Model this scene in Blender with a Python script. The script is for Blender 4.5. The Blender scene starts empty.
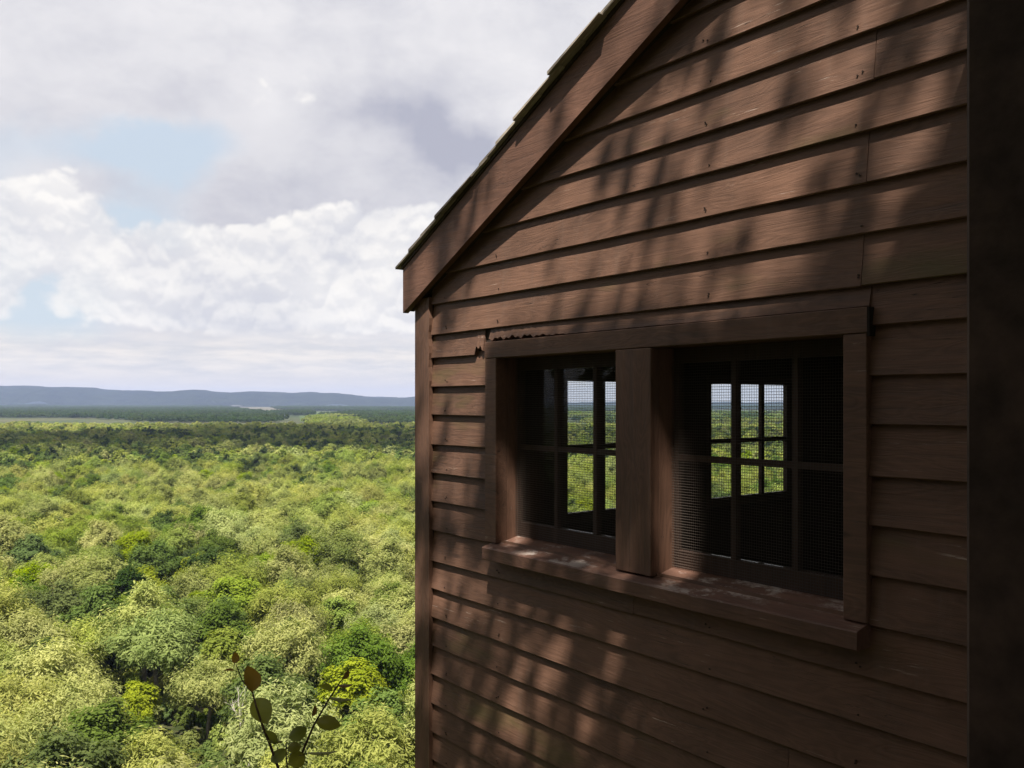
import bpy, math, random
import numpy as np
from mathutils import Vector, Matrix
R=math.radians
rng=np.random.default_rng(7); random.seed(7)
scene=bpy.context.scene; COL=scene.collection
F=870.0; HZ=402.0; D=2.5
U=np.array([-.6090,.7932]); N=np.array([.7932,.6090])
def Wp(t,s,z=0.): return Vector((t*U[0]+s*N[0], t*U[1]+s*N[1], z))
def topix(x,y,z): return 512+F*x/y, HZ-F*z/y
sv=np.array([-N[0]-.8*U[0], -N[1]-.8*U[1], 2.76]); sv/=np.linalg.norm(sv)
SUN=Vector(sv)
# ------------------------------------------------------------------ helpers
def tag(o,label=None,cat=None,group=None,kind=None):
    if label:o['label']=label
    if cat:o['category']=cat
    if group:o['group']=group
    if kind:o['kind']=kind
    return o
def empty(name,loc,rz=0.):
    o=bpy.data.objects.new(name,None); COL.objects.link(o); o.location=loc; o.rotation_euler=(0,0,rz)
    o.empty_display_size=.2
    return o
class MB:
    def __init__(s): s.v=[]; s.f=[]; s.mi=[]
    def add(s,vs,fs,m=0):
        b=len(s.v); s.v+= [tuple(v) for v in vs]; s.f+=[tuple(b+i for i in f) for f in fs]; s.mi+=[m]*len(fs)
    def box(s,a,b,m=0,bev=0.):
        (x0,y0,z0),(x1,y1,z1)=a,b
        if bev<=0:
            v=[(x0,y0,z0),(x1,y0,z0),(x1,y1,z0),(x0,y1,z0),(x0,y0,z1),(x1,y0,z1),(x1,y1,z1),(x0,y1,z1)]
            s.add(v,[(0,3,2,1),(4,5,6,7),(0,1,5,4),(1,2,6,5),(2,3,7,6),(3,0,4,7)],m)
        else:
            c=bev; v=[]
            for x,sx in ((x0,1),(x1,-1)):
                for y,sy in ((y0,1),(y1,-1)):
                    for z,sz in ((z0,1),(z1,-1)):
                        v+=[(x,y+sy*c,z+sz*c),(x+sx*c,y,z+sz*c),(x+sx*c,y+sy*c,z)]
            def i(a,b_,c_,k): return ((a*2+b_)*2+c_)*3+k
            f=[]
            for k,(p,q) in enumerate(((1,2),(0,2),(0,1))):
                for e in (0,1):
                    idx=[]
                    for (aa,bb) in ((0,0),(1,0),(1,1),(0,1)):
                        t=[0,0,0]; t[k]=e; t[p]=aa; t[q]=bb; idx.append(i(*t,k))
                    f.append(idx if e else idx[::-1])
            for k,(p,q) in enumerate(((1,2),(0,2),(0,1))):   # edges along axis k
                for aa in (0,1):
                    for bb in (0,1):
                        t0=[0,0,0]; t0[p]=aa; t0[q]=bb; t1=list(t0); t1[k]=1
                        f.append([i(*t0,p),i(*t1,p),i(*t1,q),i(*t0,q)])
            for a_ in (0,1):
                for b_ in (0,1):
                    for c_ in (0,1): f.append([i(a_,b_,c_,0),i(a_,b_,c_,1),i(a_,b_,c_,2)])
            s.add(v,f,m)
    def prism(s,pts,d,m=0):
        """pts: closed loop of 3d points, d: extrusion vector"""
        n=len(pts); v=[Vector(p) for p in pts]; v+= [p+Vector(d) for p in v]
        s.add(v,[tuple(range(n-1,-1,-1)),tuple(range(n,2*n))]+[(i,(i+1)%n,n+(i+1)%n,n+i) for i in range(n)],m)
    def tube(s,path,rad,seg=6,m=0,cap=True):
        path=[Vector(p) for p in path]; b=len(s.v); n=len(path)
        for i,p in enumerate(path):
            d=(path[min(i+1,n-1)]-path[max(i-1,0)]).normalized()
            a=d.orthogonal().normalized() if i==0 else (a-d*a.dot(d)).normalized()
            c=d.cross(a); r=rad[i] if hasattr(rad,'__len__') else rad
            for k in range(seg):
                th=2*math.pi*k/seg; s.v.append(tuple(p+a*(r*math.cos(th))+c*(r*math.sin(th))))
        for i in range(n-1):
            for k in range(seg):
                k2=(k+1)%seg
                s.f.append((b+i*seg+k,b+i*seg+k2,b+(i+1)*seg+k2,b+(i+1)*seg+k)); s.mi.append(m)
        if cap: s.f.append(tuple(b+(n-1)*seg+k for k in range(seg))); s.mi.append(m)
    def build(s,name,mats,parent=None,off=(0,0,0),smooth=False,fix=True):
        me=bpy.data.meshes.new(name)
        o3=Vector(off)
        me.from_pydata([tuple(Vector(v)-o3) for v in s.v],[],s.f)
        if not isinstance(mats,(list,tuple)): mats=[mats]
        for m_ in mats: me.materials.append(m_)
        me.polygons.foreach_set('material_index',s.mi)
        if smooth: me.polygons.foreach_set('use_smooth',[True]*len(s.f))
        if fix:
            import bmesh
            bm=bmesh.new(); bm.from_mesh(me); bmesh.ops.recalc_face_normals(bm,faces=bm.faces); bm.to_mesh(me); bm.free()
        me.update()
        o=bpy.data.objects.new(name,me); COL.objects.link(o)
        if parent: o.parent=parent
        return o
def npmesh(name,V,Fq,mats,smooth=False):
    me=bpy.data.meshes.new(name); n=len(V); q=len(Fq); k=Fq.shape[1]
    me.vertices.add(n); me.vertices.foreach_set('co',V.astype(np.float32).ravel())
    me.loops.add(q*k); me.loops.foreach_set('vertex_index',Fq.astype(np.int32).ravel())
    me.polygons.add(q); me.polygons.foreach_set('loop_start',np.arange(q,dtype=np.int32)*k)
    me.update(calc_edges=True)
    for m in (mats if isinstance(mats,(list,tuple)) else [mats]): me.materials.append(m)
    if smooth: me.polygons.foreach_set('use_smooth',[True]*q)
    return me
# ------------------------------------------------------------------ node DSL
class NT:
    def __init__(s,nt): s.nt=nt; nt.nodes.clear()
    def n(s,t,**kw):
        nd=s.nt.nodes.new(t)
        ins=kw.pop('i',{})
        for k,v in kw.items(): setattr(nd,k,v)
        for k,v in ins.items(): s.set(nd.inputs[k],v)
        return nd
    def set(s,inp,v):
        if isinstance(v,bpy.types.NodeSocket): s.nt.links.new(v,inp)
        elif isinstance(v,bpy.types.Node): s.nt.links.new(v.outputs[0],inp)
        else:
            if inp.type=='RGBA' and len(v)==3: v=(*v,1)
            inp.default_value=v
    def m(s,op,a,b=None,c=None,clamp=False):
        nd=s.nt.nodes.new('ShaderNodeMath'); nd.operation=op; nd.use_clamp=clamp
        for k,v in enumerate((a,b,c)):
            if v is not None: s.set(nd.inputs[k],v)
        return nd.outputs[0]
    def mix(s,f,a,b,bt='MIX'):
        nd=s.nt.nodes.new('ShaderNodeMix'); nd.data_type='RGBA'; nd.blend_type=bt
        s.set(nd.inputs[0],f); s.set(nd.inputs[6],a); s.set(nd.inputs[7],b); return nd.outputs[2]
    def noise(s,vec,scale,detail=4,rough=.55,dist=0.,lac=2.):
        nd=s.n('ShaderNodeTexNoise'); s.set(nd.inputs['Vector'],vec); nd.inputs['Scale'].default_value=scale
        nd.inputs['Detail'].default_value=detail; nd.inputs['Roughness'].default_value=rough; nd.inputs['Distortion'].default_value=dist
        return nd.outputs[0]
    def mr(s,v,a,b,c=0.,d=1.,smooth=False):
        nd=s.n('ShaderNodeMapRange'); nd.clamp=True
        if smooth: nd.interpolation_type='SMOOTHSTEP'
        for k,x in zip((0,1,2,3,4),(v,a,b,c,d)): s.set(nd.inputs[k],x)
        return nd.outputs[0]
    def mapv(s,vec,scale=(1,1,1),loc=(0,0,0),rot=(0,0,0)):
        nd=s.n('ShaderNodeMapping'); s.set(nd.inputs[0],vec); nd.inputs[1].default_value=loc; nd.inputs[2].default_value=rot; nd.inputs[3].default_value=scale
        return nd.outputs[0]
def newmat(name):
    m=bpy.data.materials.new(name); m.use_nodes=True; return m,NT(m.node_tree)
def finish(k,col,rough=.7,bump=None,bstr=.3,bdist=.01,spec=.3,metal=0.):
    p=k.n('ShaderNodeBsdfPrincipled'); k.set(p.inputs['Base Color'],col); k.set(p.inputs['Roughness'],rough)
    p.inputs['Specular IOR Level'].default_value=spec; p.inputs['Metallic'].default_value=metal
    if bump is not None:
        b=k.n('ShaderNodeBump'); b.inputs['Strength'].default_value=bstr; b.inputs['Distance'].default_value=bdist
        k.set(b.inputs['Height'],bump); k.nt.links.new(b.outputs[0],p.inputs['Normal'])
    o=k.n('ShaderNodeOutputMaterial'); k.nt.links.new(p.outputs[0],o.inputs[0])
def plain(name,col,rough=.8,var=.25,scale=8.):
    m,k=newmat(name); tc=k.n('ShaderNodeTexCoord').outputs['Object']
    n1=k.noise(tc,scale,5); f=k.mr(n1,.3,.7,1-var,1+var)
    c=k.mix(1.,col,k.n('ShaderNodeCombineColor',i={0:f,1:f,2:f}).outputs[0],'MULTIPLY')
    finish(k,c,rough,n1,.3,.01); return m
def wood(name,base,axis='y',spec=.35,peel=.0,worn=0.,moss=0.,rough=.62,dust=0.):
    """painted, weathered timber with the grain along the given local axis"""
    m,k=newmat(name); tcn=k.n('ShaderNodeTexCoord'); tc=tcn.outputs['Object']
    sc={'x':(.6,14,14),'y':(14,.6,14),'z':(14,14,.6)}[axis]
    geo=k.n('ShaderNodeNewGeometry'); isl=geo.outputs['Random Per Island']
    off=k.n('ShaderNodeCombineXYZ',i={0:k.m('MULTIPLY',isl,37.),1:k.m('MULTIPLY',isl,19.),2:k.m('MULTIPLY',isl,53.)}).outputs[0]
    va=k.n('ShaderNodeVectorMath',operation='ADD'); k.set(va.inputs[0],tc); k.set(va.inputs[1],off); v=va.outputs[0]
    vm=k.mapv(v,sc)
    g=k.noise(vm,3.,7,.62,.9)                # grain
    g2=k.noise(k.mapv(v,tuple(c*2.2 for c in sc)),7.,4,.7,.3)
    wv=k.noise(k.mapv(v,{'x':(.9,6,6),'y':(6,.9,6),'z':(6,6,.9)}[axis]),1.6,2,.5,1.6)
    rings=k.m('PINGPONG',k.m('MULTIPLY',wv,9.),.5)  # cathedral figure
    blot=k.noise(v,2.6,5,.6)
    f=k.m('ADD',k.mr(g,.3,.7,.84,1.14),k.m('ADD',k.mr(isl,0,1,-.14,.14),k.m('ADD',k.mr(blot,.3,.7,-.26,.24),k.mr(rings,0,.5,-.15,.07))))
    col=k.mix(1.,base,k.n('ShaderNodeCombineColor',i={0:f,1:f,2:f}).outputs[0],'MULTIPLY')
    # bare wood showing in thin streaks along the grain
    st=k.m('MULTIPLY',k.mr(g2,.60,.70),k.mr(k.noise(v,1.7,3),.50,.66))
    col=k.mix(k.m('MULTIPLY',st,.35),col,(.20,.125,.085))
    g3=k.noise(k.mapv(v,tuple(c*(.7 if c<1 else 1.3) for c in sc)),2.2,3,.5,1.2)
    ck=k.m('MAXIMUM',k.m('MULTIPLY',k.mr(g,.33,.28),k.mr(k.noise(v,1.1,2),.46,.56)),k.m('MULTIPLY',k.mr(k.m('ABSOLUTE',k.m('SUBTRACT',g3,.5)),.006,.001),k.mr(k.noise(v,1.9,2),.54,.60)))
    col=k.mix(k.m('MULTIPLY',ck,.75),col,(.02,.012,.009))
    run=k.m('MULTIPLY',k.mr(k.noise(k.mapv(tc,(5,5,.5)),3.,4,.6),.56,.72),.30)   # rain streaks, faded stain
    col=k.mix(run,col,(.15,.095,.07))
    kn=k.n('ShaderNodeTexVoronoi',i={'Vector':k.mapv(v,{'x':(.5,2,2),'y':(2,.5,2),'z':(2,2,.5)}[axis]),'Scale':2.3}).outputs['Distance']
    col=k.mix(k.m('MULTIPLY',k.mr(kn,.075,.03),.8),col,(.022,.012,.009))
    if peel>0:
        pm=k.m('MULTIPLY',k.mr(k.noise(k.mapv(v,sc),6.,6,.75),.62,.66),k.mr(k.noise(v,1.3,3,.6),.60-peel*.2,.66-peel*.2))
        col=k.mix(pm,col,(.36,.27,.22))
    if moss>0:
        mm=k.mr(k.noise(k.mapv(v,(2,.8,3)),1.2,4,.6),.60,.74)
        col=k.mix(k.m('MULTIPLY',mm,moss),col,(.085,.075,.022))
    if worn>0:
        up=k.mr(k.n('ShaderNodeSeparateXYZ',i={0:geo.outputs['Normal']}).outputs[2],.7,.9)
        wm=k.m('MULTIPLY',up,k.mr(k.noise(k.mapv(tc,(1.4,.8,1.4)),9.,7,.7),.50,.60))
        wm=k.m('MULTIPLY',wm,k.mr(k.noise(tc,1.9,2),.46,.60))
        col=k.mix(k.m('MULTIPLY',wm,worn),col,(.50,.43,.38))
    h=k.m('ADD',k.m('MULTIPLY',g,.6),k.m('ADD',k.m('MULTIPLY',g2,.35),k.m('MULTIPLY',rings,.22)))
    h=k.m('SUBTRACT',h,k.m('MULTIPLY',ck,.5))
    finish(k,col,k.mr(g,.3,.7,rough-.06,rough+.14),h,.42,.006,spec); return m
BROWN=(.130,.067,.043)
M={}
M['siding']=wood('painted_clapboard',BROWN,'y',moss=.6,peel=.3)
M['trimY']=wood('painted_trim',BROWN,'y',peel=.1)
M['trimZ']=wood('painted_upright',BROWN,'z',peel=.05)
M['trimX']=wood('painted_trim_cross',BROWN,'x')
M['rake']=wood('painted_rake',(.145,.072,.048),'y',peel=.05)
M['sill']=wood('worn_sill',(.120,.060,.041),'y',worn=.7,peel=.1)
M['sash']=wood('painted_sash',(.055,.030,.021),'z',peel=.0)
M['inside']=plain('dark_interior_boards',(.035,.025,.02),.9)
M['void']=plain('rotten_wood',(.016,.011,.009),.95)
M['timber']=plain('creosoted_timber',(.055,.034,.026),.9,.45,14.)
M['shelter']=wood('shelter_boards',(.06,.04,.03),'y',rough=.75)
M['stone']=plain('rubble_stone',(.26,.23,.19),.9,.3,5.)
M['nail']=plain('rusty_nail',(.035,.02,.014),.7)
m,k=newmat('wood_shingle'); geo=k.n('ShaderNodeNewGeometry'); tc=k.n('ShaderNodeTexCoord').outputs['Object']
c=k.mix(geo.outputs['Random Per Island'],(.30,.25,.21),(.52,.45,.37)); g=k.noise(k.mapv(tc,(60,4,10)),2.,5)
c=k.mix(k.mr(g,.4,.65),k.mix(.5,c,(.09,.075,.06)),c); finish(k,c,.9,g,.5,.005,.1); M['shingle']=m
m,k=newmat('screen_wire'); finish(k,(.07,.055,.045),.6); M['wire']=m
m,k=newmat('window_glass')
gl=k.n('ShaderNodeBsdfGlossy',i={'Roughness':.02,'Color':(.9,.9,.9)}); tr=k.n('ShaderNodeBsdfTransparent',i={'Color':(.96,.97,.96)})
fr=k.n('ShaderNodeFresnel',i={'IOR':1.15}); mx=k.n('ShaderNodeMixShader',i={0:fr.outputs[0]})
k.nt.links.new(tr.outputs[0],mx.inputs[1]); k.nt.links.new(gl.outputs[0],mx.inputs[2])
o=k.n('ShaderNodeOutputMaterial'); k.nt.links.new(mx.outputs[0],o.inputs[0]); M['glass']=m
def leafmat(name,c0,c1,trans=.42,nscale=.5,tmul=(1.15,1.25,.6),rough=None):
    m,k=newmat(name); geo=k.n('ShaderNodeNewGeometry'); tc=k.n('ShaderNodeTexCoord').outputs['Object']
    nz=k.mr(k.noise(tc,nscale,3),.35,.65)
    f=k.m('ADD',k.m('MULTIPLY',geo.outputs['Random Per Island'],.30),k.m('MULTIPLY',nz,.70))
    col=k.mix(f,c0,c1); oi=k.n('ShaderNodeObjectInfo').outputs['Random']
    v=k.mr(oi,0,1,.82,1.2); hv=k.n('ShaderNodeHueSaturation',i={'Value':v,'Color':col,'Hue':k.mr(k.m('FRACT',k.m('MULTIPLY',oi,7.13)),0,1,.485,.515),'Saturation':k.mr(k.m('FRACT',k.m('MULTIPLY',oi,3.7)),0,1,.85,1.1)}).outputs[0]
    d=k.n('ShaderNodeBsdfDiffuse',i={'Color':hv}); t=k.n('ShaderNodeBsdfTranslucent',i={'Color':k.mix(1.,hv,tmul,'MULTIPLY')})
    mx=k.n('ShaderNodeMixShader',i={0:trans}); k.nt.links.new(d.outputs[0],mx.inputs[1]); k.nt.links.new(t.outputs[0],mx.inputs[2])
    if rough:
        g=k.n('ShaderNodeBsdfGlossy',i={'Roughness':rough,'Color':(.6,.6,.6)}); m2=k.n('ShaderNodeMixShader',i={0:.06}); k.nt.links.new(mx.outputs[0],m2.inputs[1]); k.nt.links.new(g.outputs[0],m2.inputs[2]); mx=m2
    o=k.n('ShaderNodeOutputMaterial'); k.nt.links.new(mx.outputs[0],o.inputs[0]); return m
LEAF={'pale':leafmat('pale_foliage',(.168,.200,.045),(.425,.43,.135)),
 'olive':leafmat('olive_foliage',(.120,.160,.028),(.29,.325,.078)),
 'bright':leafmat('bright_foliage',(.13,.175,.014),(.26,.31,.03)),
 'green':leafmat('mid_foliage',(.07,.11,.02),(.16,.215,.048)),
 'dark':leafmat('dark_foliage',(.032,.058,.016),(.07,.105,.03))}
M['bark']=plain('grey_bark',(.16,.14,.115),.9,.4,3.)
M['deadwood']=plain('bleached_wood',(.42,.38,.33),.8,.2,3.)
# ------------------------------------------------------------------ cabin
TC=1.6457*D; TP=.55*D; TR=2*TP-TC; SB=2.95*D; ZB=-2.45
BASE=(D,TC,ZB)          # local origin: s,t,z of corner at base
CROT=math.atan2(N[1],N[0])
cabin=empty('wooden_cabin',Wp(TC,D,ZB),CROT)
tag(cabin,'brown clapboard cabin with a shingled gable roof and a screened double window','cabin')
def B(mb,name,mat,parent=None,**kw): return mb.build(name,mat,parent or cabin,off=BASE,**kw)
DR=D-.052
zr=lambda t: .2007*DR+.4946*(1.7062*DR-(t if t>=TP else 2*TP-t))   # lower edge of rake boards
CTR=1.6457*D
courses=[.64,.579,.518,.457,.3959,.3352,.2711,.208,.1445,.094,.0325,-.028,-.091,-.1515,-.2125,-.2755,-.339,-.3995,-.461,-.522,-.582,-.6465,-.707,-.767,-.828,-.889,-.95]
while courses[0]<.80: courses.insert(0,courses[0]+.061)
courses=[c*D for c in courses]
EX=.154
def wob(t,seed,a): return a*(math.sin(t*2.3+seed*1.7)+.6*math.sin(t*5.1+seed*3.1)+.35*math.sin(t*13+seed*5.3))/2
def board(mb,t0,t1,zb,zt,seed,notch=None,s_front=D,seg=.05):
    n=max(2,int(abs(t1-t0)/seg)); vs=[]
    for i in range(n+1):
        t=t0+(t1-t0)*i/n
        b=zb+wob(t,seed,.0022); cup=wob(t,seed+9,.0018)
        dn=0
        if notch: dn=notch(t)
        b+=dn
        vs+=[(s_front+.021,t,zt),(s_front+.0105+cup*.5,t,(zt+b)/2),(s_front-cup,t,b+.003),(s_front+.003-cup,t,b),(s_front+.019,t,b+.001)]
    fs=[]
    for i in range(n):
        for j in range(4):
            a=i*5+j; fs.append((a,a+5,a+6,a+1))
    fs.append((0,1,2,3,4)); fs.append(tuple(n*5+q for q in (4,3,2,1,0)))
    mb.add(vs,fs)
WL,WR=1.383*D,.5814*D          # window unit outer edges
HT,HB=.117*D,.085*D; SILLT=-.2725*D; SILLB=-.301*D
mb=MB(); nails=MB()
joint={3:[],}
rr=random.Random(3)
jointT={.3959:.575,.2711:.585,.1445:.592,-.339:.985,.518:1.1,-.522:.70,-.091:None}
for ci,zb in enumerate(courses):
    zt=(courses[ci-1] if ci else zb+EX)+.022
    key=round(zb/D,4)
    segs=[]
    # extents: the boards run in under the rake boards
    lim=1.588*D
    zz=zb+.10
    def tl(z): return 1.7062*DR-(z-.2007*DR)/.4946
    a=min(lim,tl(zt-.20))
    b=max(TR+.11,2*TP-tl(zt-.20))
    if a-b<.1: continue
    if zb>HT-.0: segs=[(b,a)]
    elif key==.094: segs='rot'
    elif zb>SILLB-.0 : segs=[(b,WR-.0),(WL+.0,a)]
    elif zt>SILLB+.03: segs=[(b,a)]
    else: segs=[(b,a)]
    if segs=='rot':
        def notch(t):
            x=t-WL
            if x>.055: return 0
            return .0
        def nt(t):   # rotten ragged end above the window's left corner
            x=(WL+.09)-t
            if x<0: return 0.
            h=.018+.012*math.sin(t*160)+.010*math.sin(t*71+1)
            return h+min(x*.5,.022)
        board(mb,WL+.035,a,zb,zt,ci,notch=lambda t:(.030+.010*math.sin(t*190)+.006*math.sin(t*77)) if t<WL+.095+.01*math.sin(t*50) else 0,seg=.008)
        board(mb,b,WL+.035,HT+.004,zt,ci+.4,notch=lambda t:(.026*max(0,math.sin(t*9+1.2))*(.6+.4*math.sin(t*83))*(1 if t>1.12*D else 0)+(.006*abs(math.sin(t*47)) if t>1.2*D else 0)),seg=.01) if False else None
        board(mb,WR,WL-.015,HT+.001,zt,ci+.4,notch=lambda t:(.022*min(1,(t-1.13*D)/.35)*(.55+.45*math.sin(t*97)*math.sin(t*41)) if t>1.13*D else 0),seg=.008)
        board(mb,b,WR-.0,zb,zt,ci+.7)
        continue
    for (x0,x1) in segs:
        js=[]
        j=jointT.get(key,'r')
        if j=='r': j=rr.uniform(-.3,.25) if ci%2 else None
        if j is not None and x0+.1<j*D<x1-.1:
            board(mb,x0,j*D-.0012,zb,zt,ci+.2); board(mb,j*D+.0012,x1,zb-.002,zt,ci+.6)
        else: board(mb,x0,x1,zb,zt,ci)
        for st in (1.53*D,1.35*D,.835*D+wob(ci,2,.01),.595*D,.36*D):
            if x0+.02<st<x1-.02:
                for dz in (.026,.034)[:1+ci%2]:
                    c=Vector((D-.001+.0035*0+dz*.13,st+rr.uniform(-.014,.014),zb+dz))
                    pts=[c+Vector((.0,.0032*math.cos(q),.0032*math.sin(q))) for q in [i*math.pi/3 for i in range(6)]]
                    nails.prism(pts,(-.0035,0,0))
sid=B(mb,'siding',M['siding'])
B(nails,'nail_heads',M['nail'],sid)['kind']='stuff'
# sheathing walls (gable wall with an opening for the window)
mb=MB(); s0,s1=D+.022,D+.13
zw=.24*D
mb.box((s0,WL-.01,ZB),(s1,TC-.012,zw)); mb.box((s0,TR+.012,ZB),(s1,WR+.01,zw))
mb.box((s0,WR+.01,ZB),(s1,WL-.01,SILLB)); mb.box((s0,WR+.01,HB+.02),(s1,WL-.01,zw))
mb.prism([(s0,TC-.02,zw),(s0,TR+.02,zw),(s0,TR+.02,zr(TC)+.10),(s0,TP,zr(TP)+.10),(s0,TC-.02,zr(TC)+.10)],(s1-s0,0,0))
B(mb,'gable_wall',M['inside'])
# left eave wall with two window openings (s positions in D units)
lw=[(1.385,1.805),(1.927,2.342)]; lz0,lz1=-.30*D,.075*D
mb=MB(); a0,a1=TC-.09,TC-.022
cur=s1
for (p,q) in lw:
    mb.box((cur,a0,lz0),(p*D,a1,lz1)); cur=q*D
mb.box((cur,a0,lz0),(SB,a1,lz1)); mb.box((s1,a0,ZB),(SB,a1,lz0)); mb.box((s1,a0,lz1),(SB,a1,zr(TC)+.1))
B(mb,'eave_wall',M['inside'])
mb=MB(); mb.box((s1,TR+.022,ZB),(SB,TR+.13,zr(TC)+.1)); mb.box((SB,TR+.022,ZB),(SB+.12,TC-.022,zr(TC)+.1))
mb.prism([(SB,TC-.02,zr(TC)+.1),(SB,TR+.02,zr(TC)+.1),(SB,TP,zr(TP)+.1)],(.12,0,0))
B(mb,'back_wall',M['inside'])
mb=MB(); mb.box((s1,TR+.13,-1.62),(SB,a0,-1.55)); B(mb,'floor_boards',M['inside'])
# siding on the eave wall
mb=MB()
def sboard(p,q,zb,zt,seed):
    n=max(2,int((q-p)/.2)); vs=[]
    for i in range(n+1):
        s=p+(q-p)*i/n; b=zb+wob(s,seed,.002)
        vs+=[(s,TC-.021,zt),(s,TC-.001,b+.002),(s,TC-.004,b),(s,TC-.020,b+.001)]
    mb.add(vs,[(i*4+j,i*4+4+j,i*4+5+j,i*4+1+j) for i in range(n) for j in range(3)])
for ci,zb in enumerate(courses):
    if zb>.19*D: continue
    zt=courses[ci-1]+.02
    if zt<lz0-.03 or zb>lz1+.05: sboard(D+.12,SB,zb,zt,ci)
    else:
        cur=D+.12
        for (p,q) in lw: sboard(cur,p*D-.06,zb,zt,ci); cur=q*D+.06
        sboard(cur,SB,zb,zt,ci)
B(mb,'eave_siding',wood('painted_clapboard_side',BROWN,'x'))
# eave windows
for (p,q) in lw:
    mb=MB(); y0,y1=TC-.135,TC+.004; P,Q=p*D,q*D
    mb.box((P-.06,a1,lz0-.02),(P+.012,y1,lz1+.06)); mb.box((Q-.012,a1,lz0-.02),(Q+.06,y1,lz1+.06))
    mb.box((P+.012,a1,lz1-.01),(Q-.012,y1,lz1+.058)); mb.box((P-.08,a1,lz0-.06),(Q+.08,y1+.05,lz0-.02))
    w=B(mb,'window',M['trimX'])
    ms=MB(); g0=.052*D; g1=-.275*D; c0,c1=TC-.075,TC-.04
    ms.box((P+.0,c0,lz0-.0),(P+.072,c1,lz1)); ms.box((Q-.072,c0,lz0),(Q,c1,lz1))
    ms.box((P+.072,c0,lz0),(Q-.072,c1,g1)); ms.box((P+.072,c0,g0),(Q-.072,c1,lz1))
    iw=(Q-P-.144); 
    for i in (1,2):
        x=P+.072+iw*i/3; ms.box((x-.018,c0+.003,g1),(x+.018,c1-.003,g0))
    for i in range(3):
        xa=P+.072+iw*i/3+(.018 if i else 0); xb=P+.072+iw*(i+1)/3-(.018 if i<2 else 0)
        ms.box((xa,c0+.006,-.119*D),(xb,c1-.006,-.106*D))
    sh=B(ms,'sash',M['sash'],w)
    mg=MB(); mg.box((P+.073,TC-.056,g1+.001),(Q-.073,TC-.054,g0-.001)); 
    B(mg,'pane',M['glass'],w)
# gable window: casing, mullion, sill, sashes, screens
FR=D-.014
mb=MB(); mb.box((FR,WR-.004,HB),(D+.055,WL+.004,HT),bev=.003)
mb.box((FR+.001,1.3468*D,SILLT+.0),(D+.055,WL,HB-.0015),bev=.003)
mb.box((FR+.001,WR,SILLT+.0),(D+.055,.6137*D,HB-.0015),bev=.003)
win=B(mb,'window',M['trimY'])
mb=MB(); mb.box((FR-.004,WR-.012,HT-.001),(D+.03,WR-.004,HB-.01)); 
# flashing strip on the right end, and jamb linings
B(mb,'end_flashing',M['void'],win)
JD=D+.15
mb=MB(); mb.box((D+.055,1.3468*D-.002,SILLT-.02),(JD,WL-.012,HB+.018)); B(mb,'jamb',M['trimZ'],win)
mb=MB(); mb.box((D+.055,WR+.012,SILLT-.02),(JD,.6137*D+.002,HB+.018)); B(mb,'jamb',M['trimZ'],win)
mb=MB(); mb.box((D+.055,.6137*D+.002,HB+.001),(JD,1.3468*D-.002,HB+.018)); B(mb,'head_lining',M['trimX'],win)
mb=MB(); mb.box((FR-.002,.9403*D,SILLT+.002),(D+.035,1.019*D,HB-.002),bev=.003); mb.box((D+.036,.9403*D+.003,SILLT+.002),(JD,1.019*D-.003,HB-.001),bev=.002)
B(mb,'mullion',M['trimZ'],win)
# sloping sill
mb=MB(); so=FR-.047; a=1.366*D; b=.583*D
n=40; vs=[]
for i in range(n+1):
    t=b+(a-b)*i/n; w=wob(t,4,.0016)
    vs+=[(JD,t,SILLT+.034),(so+.006,t,SILLT-.016+w),(so+w,t,SILLT-.021+w),(so+w,t,SILLB-.002+w),(so+.006,t,SILLB-.006),(D+.021,t,SILLB-.004),(JD,t,SILLB+.02)]
fs=[]
for i in range(n):
    for j in range(7):
        q=i*7+j; q2=i*7+(j+1)%7; fs.append((q,q2,q2+7,q+7))
fs+=[tuple(range(7)),tuple(n*7+x for x in range(6,-1,-1))]
mb.add(vs,fs); B(mb,'sill',M['sill'],win)
SS=1.047*D
for (tl_,tr_) in ((1.3468*D,1.019*D),(.9403*D,.6137*D)):
    ms=MB(); p0,p1=SS,SS+.035; g0,g1=.0619*D,-.234*D
    ms.box((p0,tl_-.022,-.262*D),(p1,tl_,HB)); ms.box((p0,tr_,-.262*D),(p1,tr_+.012,HB))
    ms.box((p0,tr_+.012,-.262*D),(p1,tl_-.022,g1)); ms.box((p0,tr_+.012,g0),(p1,tl_-.022,HB))
    mt=[tl_-.1158*D, tl_-.1158*D-.1055*D]
    e=[tl_-.022]+mt+[tr_+.012]
    for x in mt: ms.box((p0+.002,x-.011,g1),(p1-.002,x+.011,g0))
    for i in range(3):
        ms.box((p0+.004,e[i+1]+(.011 if i<2 else 0),-.088*D-.012),(p1-.004,e[i]-(.011 if i else 0),-.088*D+.012))
    sh=B(ms,'sash',M['sash'],win)
    mg=MB(); mg.box((p0+.02,tr_+.013,g1+.001),(p0+.022,tl_-.023,g0-.001)); B(mg,'pane',M['glass'],win)
    mw=MB(); sp=.0105; x=tr_+.004; sc=SS-.012; r=.0008
    i=0
    while x<tl_-.003:
        mw.add([(sc,x-r,SILLT+.03),(sc-r,x,SILLT+.03),(sc,x+r,SILLT+.03),(sc,x-r,HB-.004),(sc-r,x,HB-.004),(sc,x+r,HB-.004)],[(0,1,4,3),(1,2,5,4),(2,0,3,5)]); x+=sp
    z=SILLT+.035
    while z<HB-.004:
        q=sc-.0022; mw.add([(q,tr_,z-r),(q-r,tr_,z),(q,tr_,z+r),(q,tl_,z-r),(q-r,tl_,z),(q,tl_,z+r)],[(0,1,4,3),(1,2,5,4),(2,0,3,5)]); z+=sp
    B(mw,'insect_screen',M['wire'],win,fix=False)
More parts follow.
